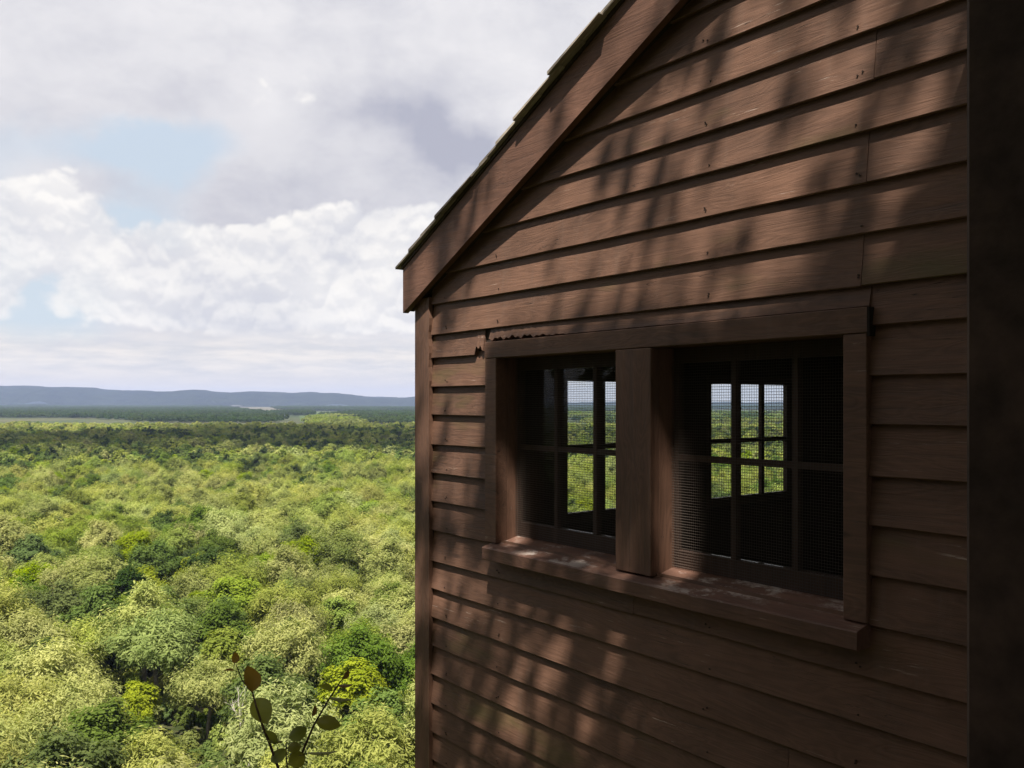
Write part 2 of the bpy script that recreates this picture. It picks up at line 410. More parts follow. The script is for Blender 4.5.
# corner board (with a slightly ragged inner edge) and the side return
mb=MB(); n=80; z0,z1=ZB+.02,zr(TC)+.04; vs=[]
for i in range(n+1):
    z=z0+(z1-z0)*i/n; e=1.588*D+wob(z*3,7,.003)+ (.004*math.sin(z*40) if z>.1 else 0)
    vs+=[(D-.013,TC,z),(D-.013,e,z),(D+.012,e,z),(D+.012,TC,z)]
fs=[(i*4+j,i*4+(j+1)%4,i*4+4+(j+1)%4,i*4+4+j) for i in range(n) for j in range(4)]+[(0,1,2,3),(n*4+3,n*4+2,n*4+1,n*4)]
mb.add(vs,fs); mb.box((D+.012,TC-.02,ZB+.02),(D+.13,TC+.002,z1))
B(mb,'corner_board',M['trimZ'])
mb=MB(); mb.box((D-.013,TR,ZB+.02),(D+.012,TR+.11,z1)); B(mb,'corner_board',M['trimZ'])
# rake boards
for sgn in (1,-1):
    def X(t): return t if sgn==1 else 2*TP-t
    e=1.7062*DR; th=.098*D
    pts=[(D-.052,X(e),zr(e)),(D-.052,X(TP),zr(TP)),(D-.052,X(TP),zr(TP)+th),(D-.052,X(e),zr(e)+th-.005)]
    mb=MB(); mb.prism(pts,(.034,0,0)); 
    B(mb,'rake_board',M['rake'])
    mb=MB(); mb.prism([(D-.018,X(e)-.0*sgn,zr(e)+.012),(D-.018,X(TP),zr(TP)+.012),(D-.018,X(TP),zr(TP)+th-.01),(D-.018,X(e),zr(e)+th-.012)],(.038,0,0)) # furring
    B(mb,'rake_backing',M['inside'])
# eave soffit and fascia
for sgn in (1,-1):
    def X(t): return t if sgn==1 else 2*TP-t
    e=1.7062*DR
    mb=MB(); y0,y1=sorted((X(e-.002),X(e-.024))); mb.box((D-.016,y0,zr(e)+.06),(SB+.2,y1,zr(e)+th-.02))
    y0,y1=sorted((X(TC+.003),X(e-.025))); mb.box((D-.016,y0,zr(e)+.06),(SB+.2,y1,zr(e)+.078)); B(mb,'eave_trim',M['trimX'])
# roof: deck + shingles
slope=math.atan(.4946)
for sgn in (1,-1):
    def X(t): return t if sgn==1 else 2*TP-t
    e=1.7062*DR+.010; zt0=zr(e)+th
    mb=MB(); pts=[(D-.058,X(e),zt0),(D-.058,X(TP),zr(TP)+th+.002),(D-.058,X(TP),zr(TP)+th+.024),(D-.058,X(e),zt0+.022)]
    mb.prism(pts,(SB-D+.3,0,0)); rf=B(mb,'roof',M['shelter'])
    ms=MB(); L=(e-TP)/math.cos(slope); nc=int(L/.15)+1; rg=random.Random(11+sgn)
    for ci in range(nc):
        l0=ci*.15-.035; 
        s=D-.058-rg.uniform(.012,.05)
        if ci<7: s=D-.058-rg.uniform(.004,.02)
        if ci==3: s=D-.085
        while s<SB+.26:
            w=rg.uniform(.09,.19); lo=l0+rg.uniform(-.012,.012); up=lo+.36; thk=rg.uniform(.012,.022)
            def P(l,h): 
                t=e-l*math.cos(slope); return (X(t), zt0+.015+l*math.sin(slope)+h)
            A_=P(lo,.014+thk*.7); A2=P(lo,.010); C_=P(up,.006); C2=P(up,.001)
            if e-up*math.cos(slope)<TP-.02:
                up=(e-TP)/math.cos(slope); C_=P(up,.008+.01); C2=P(up,.002)
            if up-lo<.05: s+=w; continue
            v=[(s,*A_),(s+w-.004,*A_),(s+w-.004,*C_),(s,*C_),(s,*A2),(s+w-.004,*A2),(s+w-.004,*C2),(s,*C2)]
            ms.add(v,[(0,1,2,3),(7,6,5,4),(0,4,5,1),(1,5,6,2),(2,6,7,3),(3,7,4,0)]); s+=w
    B(ms,'shingles',M['shingle'],rf)
# foundation
mb=MB(); mb.box((D+.03,TR+.03,ZB-2.2),(SB+.09,TC-.03,ZB+.0)); B(mb,'foundation',M['stone'])
# ------------------------------------------------------------------ lookout shelter the photo is taken from
she=empty('lookout_shelter',Wp(0,.6,-1.65),CROT)
tag(she,'dark timber post of the lookout porch at the right edge of the photo','porch')
OFF=(.6,0,-1.65)
def S(mb,name,mat,**kw): return mb.build(name,mat,she,off=OFF,**kw)
# visible post: world position with its left edge on the sight line x=965
pc=(.5207*1.25, 1.25)
tp=pc[0]*U[0]+pc[1]*U[1]; sp_=pc[0]*N[0]+pc[1]*N[1]
mb=MB()
# post face perpendicular-ish to view: use box in s,t; its left silhouette corner is (s=min,t=max)
mb.box((sp_,tp-.24,-1.65),(sp_+.24,tp,2.02),bev=.006); S(mb,'post',M['timber'])
for (s_,t_) in ((-1.5,.9),(-1.5,-1.5),(2.1,-1.5)):
    mb=MB(); mb.box((s_,t_-.14,-1.65),(s_+.14,t_,2.02),bev=.006); S(mb,'post',M['timber'])
mb=MB(); mb.box((-1.55,.60,2.02),(2.4,.74,2.2)); mb.box((-1.55,-1.66,2.02),(2.4,-1.5,2.2)); S(mb,'roof_beam',M['timber'])
mb=MB()
x=-1.85
while x<2.40:
    mb.box((x,-1.9,2.2),(min(x+.138,2.41),.80,2.225)); x+=.14
rfs=S(mb,'roof',M['shelter'])  # unseen roof added to shade the post and the gable's right end
mb=MB(); y=-1.8
while y<1.45: mb.box((-1.8,y,-1.69),(2.42,y+.134,-1.65)); y+=.14
mb.box((-1.7,-1.7,-1.84),(-1.55,1.4,-1.69)); mb.box((2.2,-1.7,-1.84),(2.35,1.4,-1.69)); S(mb,'deck',M['shelter'])
for s_ in (-1.7,2.2):
    for t_ in (-1.6,1.2):
        mb=MB(); mb.box((s_,t_,-2.9),(s_+.14,t_+.14,-1.84)); S(mb,'deck_support',M['timber'])
# ------------------------------------------------------------------ shrub in front
def pix(x,y,d): return Vector(((x-512)/F*d,d,(HZ-y)/F*d))
Z8=lambda u,v,d: pix(200+u/5.69,640+v/5.69,d)
sd=2.2
M['stem']=plain('reddish_stem',(.06,.035,.02),.6)
M['leaf_olive']=leafmat('shrub_leaf',(.15,.165,.022),(.20,.21,.03),.5,20.,(1.1,1.1,.5),.4)
M['leaf_brown']=leafmat('bronze_leaf',(.16,.11,.02),(.20,.14,.026),.5,20.,(1.2,.9,.4),.4)
gb=Z8(490,728,sd); gb=Vector((gb.x+.02,gb.y,-2.62))
shrub=empty('leafy_shrub',gb)
tag(shrub,'young shrub with thin stems and round olive and bronze leaves rising at the bottom edge','shrub')
def stem(pts,r0,r1):
    P=[Z8(u,v,sd+dd) for u,v,dd in pts]; P=[gb+Vector((P[0].x-gb.x,0,0))*.15,gb*.5+P[0]*.5+Vector((.03,0,-.1))]+P
    Q=[]
    for i in range(len(P)-1):
        for k_ in range(4): Q.append(P[i].lerp(P[i+1],k_/4))
    Q.append(P[-1]); n=len(Q)
    mb=MB(); mb.tube(Q,[r0+(r1-r0)*i/(n-1) for i in range(n)],6); return mb.build('stem',M['stem'],shrub,off=gb,smooth=True)
st=[stem([(445,728,0),(400,600,.01),(355,485,0),(320,380,-.01),(300,300,0),(240,230,.02),(205,140,.02)],.005,.0012),
 stem([(555,728,.03),(590,620,.03),(645,490,.02),(725,350,.03),(790,250,.02),(840,180,.02)],.005,.0012),
 stem([(497,728,.06),(490,660,.06),(492,580,.05)],.004,.0012)]
def leaf(stm,u,v,L,Wd,ang,tilt=.3,mat='leaf_olive',dd=0.):
    """leaf centre in measured coordinates, L,Wd sizes, ang: direction on the view plane, tilt: turn about its axis"""
    d=sd+dd; c=Z8(u,v,d); k_=d/F/5.69; L*=k_; Wd*=k_
    ax=Vector((math.cos(ang),random.uniform(-.25,.25),math.sin(ang))).normalized(); side=ax.cross(Vector((0,-1,0))).normalized(); nor=side.cross(ax)
    side=(side*math.cos(tilt)+nor*math.sin(tilt)); nor=ax.cross(side)
    mb=MB(); n=12; vs=[]
    for i in range(n+1):
        q=i/n; w=Wd/2*(math.sin(math.pi*q**.8)**.75 if 0<q<1 else 0); cx=c+ax*(q-.5)*L-nor*(.10*L*(2*q-1)**2)
        for j,sg in enumerate((-1,-.5,0,.5,1)): vs.append(cx+side*w*sg+nor*abs(sg)*w*.28)
    fs=[(i*5+j,i*5+j+1,i*5+6+j,i*5+5+j) for i in range(n) for j in range(4)]
    mb.add(vs,fs)
    a=c-ax*L*.5; mb.tube([a-ax*.22*L+nor*-.004-Vector((0,0,.004)),a],[.0009,.0007],5,m=1)
    mb.build('leaf',[M[mat],M['stem']],shrub,off=gb,smooth=True,fix=False)
for a in [(0,290,215,158,112,1.70,.25,'leaf_brown'),(0,350,405,160,125,-1.0,.2,'leaf_olive'),(0,200,100,66,50,1.5,.2,'leaf_brown'),(0,165,170,60,18,3.1,.4,'leaf_brown'),
  (0,405,550,100,60,2.2,.3,'leaf_olive'),(1,735,475,145,84,-.12,.15,'leaf_olive'),(1,805,340,145,24,0.,.9,'leaf_olive'),(1,830,260,90,22,.08,.8,'leaf_brown'),
  (1,835,195,70,34,1.0,.5,'leaf_brown'),(1,718,270,85,50,2.8,.4,'leaf_olive'),(1,652,400,75,34,1.25,.5,'leaf_brown'),(2,556,678,120,96,.5,.2,'leaf_olive'),
  (2,562,530,120,78,.5,.35,'leaf_olive'),(1,700,645,185,20,0.,.9,'leaf_olive'),(2,540,612,90,60,.2,.4,'leaf_olive'),(2,430,578,95,24,.0,.8,'leaf_olive'),(0,450,655,110,70,.7,.3,'leaf_olive')]:
    leaf(st[a[0]],a[1],a[2],a[3],a[4],a[5],a[6],a[7])
# ------------------------------------------------------------------ foliage generator
def rot_rand(n,bias=None,amt=0.):
    d=rng.normal(size=(n,3)); 
    d/=np.linalg.norm(d,axis=1)[:,None]
    if bias is not None: d=d*(1-amt)+bias*amt; d/=np.linalg.norm(d,axis=1)[:,None]
    return d
def leafquads(C,Nn,A,L,Wd):
    """centres, normals, axis dirs, lengths, widths -> diamond leaf faces"""
    A=A-Nn*np.sum(A*Nn,axis=1)[:,None]; A/=np.linalg.norm(A,axis=1)[:,None]+1e-9
    Sd=np.cross(Nn,A); L=L[:,None]; Wd=Wd[:,None]
    V=np.stack([C-A*L*.5, C+Sd*Wd*.5-A*L*.05, C+A*L*.5, C-Sd*Wd*.5-A*L*.05],axis=1).reshape(-1,3)
    return V,np.arange(len(V)).reshape(-1,4)
def crown_mesh(name,mat,nleaf,seed,rad=5.,hgt=9.,leafL=.42,leafW=.2,feather=.5,nl=58,low=3.2):
    global rng
    save=rng; rng=np.random.default_rng(seed)
    # lobes over a dome
    lob=[]
    for i in range(nl):
        for _ in range(30):
            v=rng.normal(size=3); v/=np.linalg.norm(v)
            if v[2]>-.25: break
        rr_=rng.uniform(.45,1.12); irr=1+.22*math.sin(3*math.atan2(v[1],v[0])+seed)
        c=np.array([v[0]*rad*.72*irr*rr_, v[1]*rad*.72*irr*rr_, low+hgt*.38+v[2]*hgt*.42*rr_+rng.uniform(-.4,.4)])
        lob.append((c,rng.uniform(.12,.29)*rad))
    wts=np.array([l[1]**2 for l in lob]); wts/=wts.sum()
    idx=rng.choice(nl,size=nleaf,p=wts); C0=np.array([l[0] for l in lob])[idx]; r=np.array([l[1] for l in lob])[idx]
    d=rot_rand(nleaf); flip=(d[:,2]<-.3)&(rng.random(nleaf)<.6); d[flip,2]*=-1
    # sub-tufts: pull directions toward a few twig tips
    sp=rng.random(nleaf)**.45
    tuft=rng.normal(size=(nl,14,3)); tuft/=np.linalg.norm(tuft,axis=2)[:,:,None]
    tk=tuft[idx,rng.integers(0,14,nleaf)]; m_=rng.random(nleaf)<.7
    d2=tk+rng.normal(size=(nleaf,3))*.22; d2/=np.linalg.norm(d2,axis=1)[:,None]; d=np.where(m_[:,None],d2,d)
    ext=1+np.where(m_,.25+.35*feather,0)*rng.random(nleaf)
    C=C0+d*(r*sp*ext)[:,None]*np.array([1,1,.85+.35*feather])+np.array([0,0,1.])*(feather*.5*sp*rng.random(nleaf))[:,None]
    out=C-np.array([0,0,low+hgt*.3]); out/=np.linalg.norm(out,axis=1)[:,None]
    nn=rot_rand(nleaf,out*.5+d*.5+np.array([0,0,.25]),.70)
    ax=d*.6+np.array([0,0,.8])*feather+rng.normal(size=(nleaf,3))*.45
    sc=rng.uniform(.6,1.3,nleaf)
    V,Fq=leafquads(C,nn,ax,leafL*sc,leafW*sc)
    rng=save
    return npmesh(name,V,Fq,mat), lob
def trunk_mesh(name,lob,mat,h,seed,r0=.22,bare=0):
    rg=random.Random(seed); mb=MB()
    top=Vector((rg.uniform(-.4,.4),rg.uniform(-.4,.4),h*.62)); pts=[Vector((0,0,-.5)),Vector((rg.uniform(-.15,.15),0,h*.2)),Vector((rg.uniform(-.3,.3),rg.uniform(-.2,.2),h*.4)),top]
    mb.tube(pts,[r0*1.25,r0,r0*.8,r0*.45],7)
    for i,(c,r) in enumerate(lob[:16]):
        c=Vector(c); a=pts[1].lerp(top,rg.uniform(.25,1.)); mid=a.lerp(c,.5)+Vector((rg.uniform(-.3,.3),rg.uniform(-.3,.3),-.3))
        mb.tube([a,mid,c],[r0*.38,r0*.22,r0*.08],5)
        for q in range(3):
            e=c+Vector((rg.gauss(0,1),rg.gauss(0,1),rg.uniform(.3,1.4))).normalized()*r*rg.uniform(.8,1.15); mb.tube([mid.lerp(c,.5),e],[r0*.1,r0*.03],4)
    me=mb.build(name,mat,fix=False); d=me.data; bpy.data.objects.remove(me); return d
# variants  (kind, seed, rad, height(crown), feather)
KIND={'pale':('pale yellow-green',.9),'olive':('olive green',.6),'bright':('vivid lime green',.3),'green':('mid green',.3),'dark':('dark green',.2)}
VAR=[]; 
spec=[('pale',1,5.2,9.5),('pale',2,4.6,8.6),('pale',3,5.6,9.),('pale',4,4.2,10.),('olive',5,5.0,8.5),('olive',6,4.4,9.4),('olive',7,5.6,8.),
      ('bright',8,3.6,6.5),('bright',9,4.3,7.5),('green',10,4.9,8.8),('green',11,4.0,8.),('dark',12,4.6,8.8),('dark',13,3.7,9.)]
for kd,sdn,rad,hg in spec:
    ft=KIND[kd][1]
    cm,lob=crown_mesh('crown',LEAF[kd],15000,sdn,rad,hg,.46 if ft>.5 else .36,.12 if ft>.5 else .19,ft,62)
    cl,_=crown_mesh('crown_far',LEAF[kd],2300,sdn,rad,hg,.95 if ft>.5 else .85,.46,ft,26)
    tm=trunk_mesh('trunk',lob,M['bark'],hg+3.5,sdn)
    VAR.append((kd,cm,tm,cl,rad))
bykind={k_:[i for i,v in enumerate(VAR) if v[0]==k_] for k_ in KIND}
# ------------------------------------------------------------------ terrain
ZV=-46.
def dist_rect(x,y):
    t=x*U[0]+y*U[1]; s=x*N[0]+y*N[1]
    dt=np.maximum(np.maximum(-4.5-t,t-4.3),0); ds=np.maximum(np.maximum(-5.-s,s-(SB+1.)),0)
    # bluff top continues behind the camera and to the right
    back=np.maximum(0,-(t))*0
    d=np.hypot(dt,ds)
    ridge=np.hypot(np.maximum(0,np.abs(t+30)-30.), 0*t)
    return np.where(t<-4.5, np.hypot(np.maximum(0,-60-t)*.5,ds*.55), d)
def ground_z(x,y):
    d=dist_rect(x,y); h=-2.62-np.minimum(d*1.25,np.abs(ZV)-2.62)*1.0
    e=np.clip((d-30)/16,0,1); h=np.where(d>30, (-2.62-37.5)*(1-e*e*(3-2*e))+ZV*(e*e*(3-2*e)), h)
    und=1.3*np.sin(x*.021+1)*np.cos(y*.017)*np.clip((d-60)/80,0,1)*np.clip(1.5-d/1500,0,1)
    return h+und
rad_=np.concatenate([np.linspace(0,60,61),np.geomspace(62,60000,130)]); na=240
ang=np.linspace(0,2*np.pi,na,endpoint=False); RR,AA=np.meshgrid(rad_,ang,indexing='ij')
X_=RR*np.cos(AA); Y_=RR*np.sin(AA); V=np.stack([X_,Y_,ground_z(X_,Y_)],-1).reshape(-1,3)
i,j=np.meshgrid(np.arange(len(rad_)-1),np.arange(na),indexing='ij'); j2=(j+1)%na
Fq=np.stack([i*na+j,(i+1)*na+j,(i+1)*na+j2,i*na+j2],-1).reshape(-1,4)
m,k=newmat('valley_ground'); tc=k.n('ShaderNodeNewGeometry').outputs['Position']
n1=k.noise(tc,.06,6); n2=k.noise(tc,.9,5); big=k.noise(k.mapv(tc,(1,.5,1)),.0016,4)
c=k.mix(k.mr(n1,.35,.65),(.03,.04,.012),(.06,.075,.022)); c=k.mix(k.mr(n2,.45,.7),c,(.09,.075,.045))
fld=k.mix(k.mr(big,.42,.58),(.06,.065,.035),(.045,.06,.03))
dist=k.n('ShaderNodeVectorMath',operation='LENGTH'); k.set(dist.inputs[0],tc)
c=k.mix(k.mr(dist.outputs['Value'],1200,1400),c,fld)
c=k.mix(k.mr(dist.outputs['Value'],6500,9000),c,(.035,.05,.025))
finish(k,c,.95,n2,.5,.2,.05)
gm=npmesh('ground',V,Fq,m,True); g=bpy.data.objects.new('ground',gm); COL.objects.link(g); g['kind']='structure'
# fields
def field(name,poly,col,col2):
    pts=[]
    for (px,py) in poly:
        d=-ZV*F/(py-HZ); pts.append(((px-512)/F*d,d,ZV+.6))
    m,k=newmat(name+'_grass'); tc=k.n('ShaderNodeNewGeometry').outputs['Position']; nn=k.noise(k.mapv(tc,(1,.25,1)),.01,4)
    finish(k,k.mix(k.mr(nn,.4,.6),col,col2),.95,spec=.05)
    mb=MB(); mb.add(pts,[tuple(range(len(pts)))]); o=mb.build(name,m); o['kind']='structure'
field('field',[(299,412.2),(346,411.4),(352,414),(335,422),(300,422)],(.055,.085,.03),(.075,.10,.04))
field('meadow',[(-200,417.2),(90,418.3),(175,423.2),(300,423.5),(300,428),(-200,428)],(.085,.085,.045),(.05,.065,.03))
field('stubble_field',[(215,405.4),(310,405.2),(302,409),(272,412),(240,410)],(.13,.115,.08),(.09,.09,.06))
# hills
prof=[(-900,384),(-300,383.5),(-60,385),(0,385.5),(84,387.5),(126,390),(165,391.8),(205,390.5),(240,392.8),(270,391.6),(315,392.6),(352,393.4),(367,396.8),(380,397.3),(417,396.6),(470,398.5),(530,401.),(600,402.),(800,402.),(1300,401)]
px_=np.array([p[0] for p in prof]); py_=np.array([p[1] for p in prof])
def hills(name,Yd,dp,poff,seed,col,lo=0.):
    rg=np.random.default_rng(seed); nx,ny=500,26; xs=np.linspace(-900,1300,nx); V=[]
    ph=rg.uniform(0,6.3,12); 
    for a in range(ny):
        q=a/(ny-1); yy=Yd-dp*(1-q)
        for xp in xs:
            top=np.interp(xp+poff,px_,py_)+lo; top+=.45*math.sin(xp*.11+seed)+.35*math.sin(xp*.23+2*seed)+.2*math.sin(xp*.57); H=(HZ-top)/F*Yd-ZV
            gul=sum(math.sin(xp*.045*(1+.7*w)+ph[w]+q*1.5)/(1+w*.6) for w in range(8))*.06
            prf=min(1.,max(0.,(q*1.25+gul)))**.8
            prf=math.sin(prf*math.pi/2)
            V.append(((xp-512)/F*Yd,yy,ZV-4+H*prf+(gul*18 if q>.8 else 0)*.25))
    V=np.array(V); i,j=np.meshgrid(np.arange(ny-1),np.arange(nx-1),indexing='ij'); Fq=np.stack([i*nx+j,i*nx+j+1,(i+1)*nx+j+1,(i+1)*nx+j],-1).reshape(-1,4)
    m,k=newmat(name+'_woods'); tc=k.n('ShaderNodeNewGeometry').outputs['Position']; nn=k.noise(tc,.006,6,.7)
    finish(k,k.mix(k.mr(nn,.35,.65),(.008,.014,.014),(.022,.032,.022)),.95,nn,1.,60.,.02)  # albedo below real woods: cloud shade on the hills is put into colour
    me=npmesh(name,V,Fq,m,True); o=bpy.data.objects.new(name,me); COL.objects.link(o); o['kind']='structure'
hills('hills',9500.,1500.,0,1,None)
hills('far_hills',13500.,1500.,-70,2,None,4.2)
# pale low farm building far out on the plain
# ------------------------------------------------------------------ forest placement
def place_trees():
    out=[]; g=10.2
    ys=np.arange(52,1290,g); 
    for a,y in enumerate(ys):
        xs=np.arange(-.72*y-30,.46*y+20,g)
        x=xs+(a%2)*g/2+rng.normal(0,2.2,len(xs)); yy=y+rng.normal(0,2.2,len(xs)); out.append(np.stack([x,yy],1))
    P=np.concatenate(out); d=dist_rect(P[:,0],P[:,1]); P=P[d>34]
    keep=rng.random(len(P))>.04+.0*P[:,0]
    # small clearing where the photo shows open grass
    cx,cy=pix(150,735,1).x,0
    q=np.hypot((P[:,0]-(-.375*104)),(P[:,1]-107))<5.5
    return P[keep&~q]
P=place_trees()
def vn(x,y,s,o):
    return math.sin(x*s+o)*math.cos(y*s*1.13+o*2.1)+.6*math.sin(x*s*2.3+y*s*1.7+o)
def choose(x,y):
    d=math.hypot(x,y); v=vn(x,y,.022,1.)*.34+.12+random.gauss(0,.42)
    if 480<d<1150: v-=.55  # darker, greener kinds here put the cloud-shadow band into leaf colour
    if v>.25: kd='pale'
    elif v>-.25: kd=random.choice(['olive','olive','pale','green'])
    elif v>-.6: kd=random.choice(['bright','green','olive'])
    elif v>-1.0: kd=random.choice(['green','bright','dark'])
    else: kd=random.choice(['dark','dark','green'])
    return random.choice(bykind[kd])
infr=[]
rest=[]
for x,y in P:
    px,py=topix(x,y,ZV+9); 
    ok=(-12<px<424) and py<800
    (infr if ok else rest).append((x,y))
infr.sort(key=lambda p:p[1]); NEAR=infr[:290]; rest+=infr[290:]
used=set()
OCC=set()
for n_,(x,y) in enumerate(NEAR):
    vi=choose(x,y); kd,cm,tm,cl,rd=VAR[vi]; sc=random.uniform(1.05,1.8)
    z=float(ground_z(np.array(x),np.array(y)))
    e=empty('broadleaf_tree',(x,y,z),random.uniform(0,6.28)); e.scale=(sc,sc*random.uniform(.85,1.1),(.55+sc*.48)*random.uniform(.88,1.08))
    px,py=topix(x,y,z+8*sc); px=min(max(px,0),417); py=min(py,767)
    a=round(100*px/417); b=round(100*(768-py)/768)
    size='small' if sc<1.25 else ('large' if sc>1.55 else 'medium')
    lab='%s %s tree, %d%% across from left edge to cabin, %d%% up'%(size,KIND[kd][0],a,b)
    while lab in OCC:
        a+=1; lab='%s %s tree, %d%% across from left edge to cabin, %d%% up'%(size,KIND[kd][0],a,b)
    OCC.add(lab)
    tag(e,lab,'tree','broadleaf trees of the valley forest')
    c=bpy.data.objects.new('crown',cm); COL.objects.link(c); c.parent=e
    t=bpy.data.objects.new('trunk',tm); COL.objects.link(t); t.parent=e
print('near',len(NEAR),NEAR[-1],'rest',len(rest))
# a few dead bleached trees standing between
def dead(x,y,h,seed,label):
    rg=random.Random(seed); mb=MB()
    def br(p,d,L,r,lv):
        q=p+d*L; m_=p.lerp(q,.5)+Vector((rg.gauss(0,.06),rg.gauss(0,.06),0))*L; mb.tube([p,m_,q],[r,r*.75,r*.45],5)
        if lv: 
            for _ in range(3 if lv>1 else 2):
                nd=(d+Vector((rg.gauss(0,.55),rg.gauss(0,.55),rg.uniform(-.1,.4)))).normalized(); br(p.lerp(q,rg.uniform(.45,1)),nd,L*rg.uniform(.45,.7),r*.5,lv-1)
    br(Vector((0,0,0)),Vector((0,0,1)),h*.55,.2,4)
    o=mb.build('dead_tree',M['deadwood'],smooth=True,fix=False); o.location=(x,y,ZV); tag(o,label,'dead tree')
def atp(px,py,h=0.):
    d=-(ZV+h)*F/(py-HZ); return (px-512)/F*d,d
for (px,py,h,sd_,lb) in [(243,690,13,1,'bare bleached dead tree left of the shrub tip, among pale crowns')]:
    x,y=atp(px,py,h*.95); dead(x,y,h,sd_,lb)
# the rest of the forest, one object
def gn_instancer(name,pts,protos,label,cat):
    n=len(pts); me=bpy.data.meshes.new(name); me.vertices.add(n)
    me.vertices.foreach_set('co',np.array([p[:3] for p in pts],dtype=np.float32).ravel())
    for an,ty,col in (('vi','INT',3),('rz','FLOAT',4),('sc','FLOAT',5)):
        a=me.attributes.new(an,ty,'POINT'); a.data.foreach_set('value',[int(p[col]) if ty=='INT' else float(p[col]) for p in pts])
    o=bpy.data.objects.new(name,me); COL.objects.link(o)
    tag(o,label,cat,kind='stuff')
    coll=bpy.data.collections.new(name+'_sources')
    ng=bpy.data.node_groups.new(name,'GeometryNodeTree'); ng.interface.new_socket('Geometry',in_out='INPUT',socket_type='NodeSocketGeometry'); ng.interface.new_socket('Geometry',in_out='OUTPUT',socket_type='NodeSocketGeometry')
    N_=ng.nodes; Lk=ng.links; gi=N_.new('NodeGroupInput'); go=N_.new('NodeGroupOutput'); jn=N_.new('GeometryNodeJoinGeometry')
    def attr(nm,ty):
        q=N_.new('GeometryNodeInputNamedAttribute'); q.data_type=ty; q.inputs[0].default_value=nm; return q.outputs[0]
    vi=attr('vi','INT'); rz=attr('rz','FLOAT'); sc=attr('sc','FLOAT')
    cx=N_.new('ShaderNodeCombineXYZ'); Lk.new(rz,cx.inputs[2])
    for i_,pm in enumerate(protos):
        ob=bpy.data.objects.new(name+'_source',pm)
        oi=N_.new('GeometryNodeObjectInfo'); oi.inputs['Object'].default_value=ob; oi.inputs['As Instance'].default_value=True
        cmp=N_.new('FunctionNodeCompare'); cmp.data_type='INT'; cmp.operation='EQUAL'; Lk.new(vi,cmp.inputs[2]); cmp.inputs[3].default_value=i_
        ip=N_.new('GeometryNodeInstanceOnPoints'); Lk.new(gi.outputs[0],ip.inputs['Points']); Lk.new(cmp.outputs[0],ip.inputs['Selection'])
        Lk.new(oi.outputs['Geometry'],ip.inputs['Instance']); Lk.new(cx.outputs[0],ip.inputs['Rotation']); Lk.new(sc,ip.inputs['Scale']); Lk.new(ip.outputs[0],jn.inputs[0])
    Lk.new(jn.outputs[0],go.inputs[0]); md=o.modifiers.new('scatter','NODES'); md.node_group=ng
    return o
mid=[];
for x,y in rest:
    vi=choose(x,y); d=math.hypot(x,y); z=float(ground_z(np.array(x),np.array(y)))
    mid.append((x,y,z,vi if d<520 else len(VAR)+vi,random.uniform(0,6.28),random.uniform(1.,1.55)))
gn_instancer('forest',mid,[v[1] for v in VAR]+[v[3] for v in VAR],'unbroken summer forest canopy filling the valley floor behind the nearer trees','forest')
und=[]
for y in np.arange(60,420,4.6):
    for x in np.arange(-.72*y-20,.46*y+10,4.6):
        xx=x+random.uniform(-2,2); yy=y+random.uniform(-2,2); z=float(ground_z(np.array(xx),np.array(yy)))
        if dist_rect(np.array(xx),np.array(yy))>30: und.append((xx,yy,z-1.9,random.choice([1,2,5,7,9,10,9,10]),random.uniform(0,6.28),random.uniform(.45,.62)))
gn_instancer('undergrowth',und,[v[3] for v in VAR],'leafy undergrowth and saplings filling the gaps under the forest trees','undergrowth')
# distant woods made of groves
def grove_mesh(name,mat,seed,nt=26,W=34.):
    r=np.random.default_rng(seed); Cs=[];Ns=[];A=[]
    for _ in range(nt):
        c=np.array([r.uniform(-W,W),r.uniform(-W,W),0]); h=r.uniform(8,15); rd=r.uniform(3.5,6)
        n=70; d=r.normal(size=(n,3)); d/=np.linalg.norm(d,axis=1)[:,None]; d[:,2]=np.abs(d[:,2])*1.2-.35
        Cs.append(c+np.array([0,0,h*.6])+d*np.array([rd,rd,h*.42])); Ns.append(d+r.normal(size=(n,3))*.4); A.append(r.normal(size=(n,3)))
    C=np.concatenate(Cs);Nn=np.concatenate(Ns);Nn/=np.linalg.norm(Nn,axis=1)[:,None];A=np.concatenate(A); n=len(C)
    V,Fq=leafquads(C,Nn,A,r.uniform(2.6,4.2,n),r.uniform(2.2,3.6,n)); return npmesh(name,V,Fq,mat)
GR=[grove_mesh('grove',LEAF['dark'],31),grove_mesh('grove',LEAF['dark'],32),grove_mesh('grove',LEAF['green'],33),grove_mesh('grove',LEAF['olive'],34)]
def inpoly(x,y,poly):
    c=False; n=len(poly)
    for i_ in range(n):
        x1,y1=poly[i_]; x2,y2=poly[(i_+1)%n]
        if (y1>y)!=(y2>y) and x<(x2-x1)*(y-y1)/(y2-y1)+x1: c=not c
    return c
WOODS=[([(-300,404.8),(200,404.8),(222,407.5),(245,411.5),(272,414),(273,423.6),(165,423.4),(100,418.6),(-300,417.2)],0),
 ([(283,412.3),(306,412.3),(305,416),(283,416.3)],0),([(276,407.6),(345,407.6),(425,408.3),(425,411.3),(310,411.2),(280,409.6)],0),
 ([(330,416.3),(352,414.3),(430,413.5),(470,414),(470,425),(385,425),(350,424)],0),([(318,419),(346,418),(352,428),(316,428)],2),([(-300,403.6),(1200,403.6),(1200,404.7),(-300,404.7)],0),
 ([(430,405),(1100,405),(1100,411),(700,409),(560,413),(430,410)],0),([(560,415),(1000,414),(1000,424),(600,426)],1)]
gp=[]; y=1330.
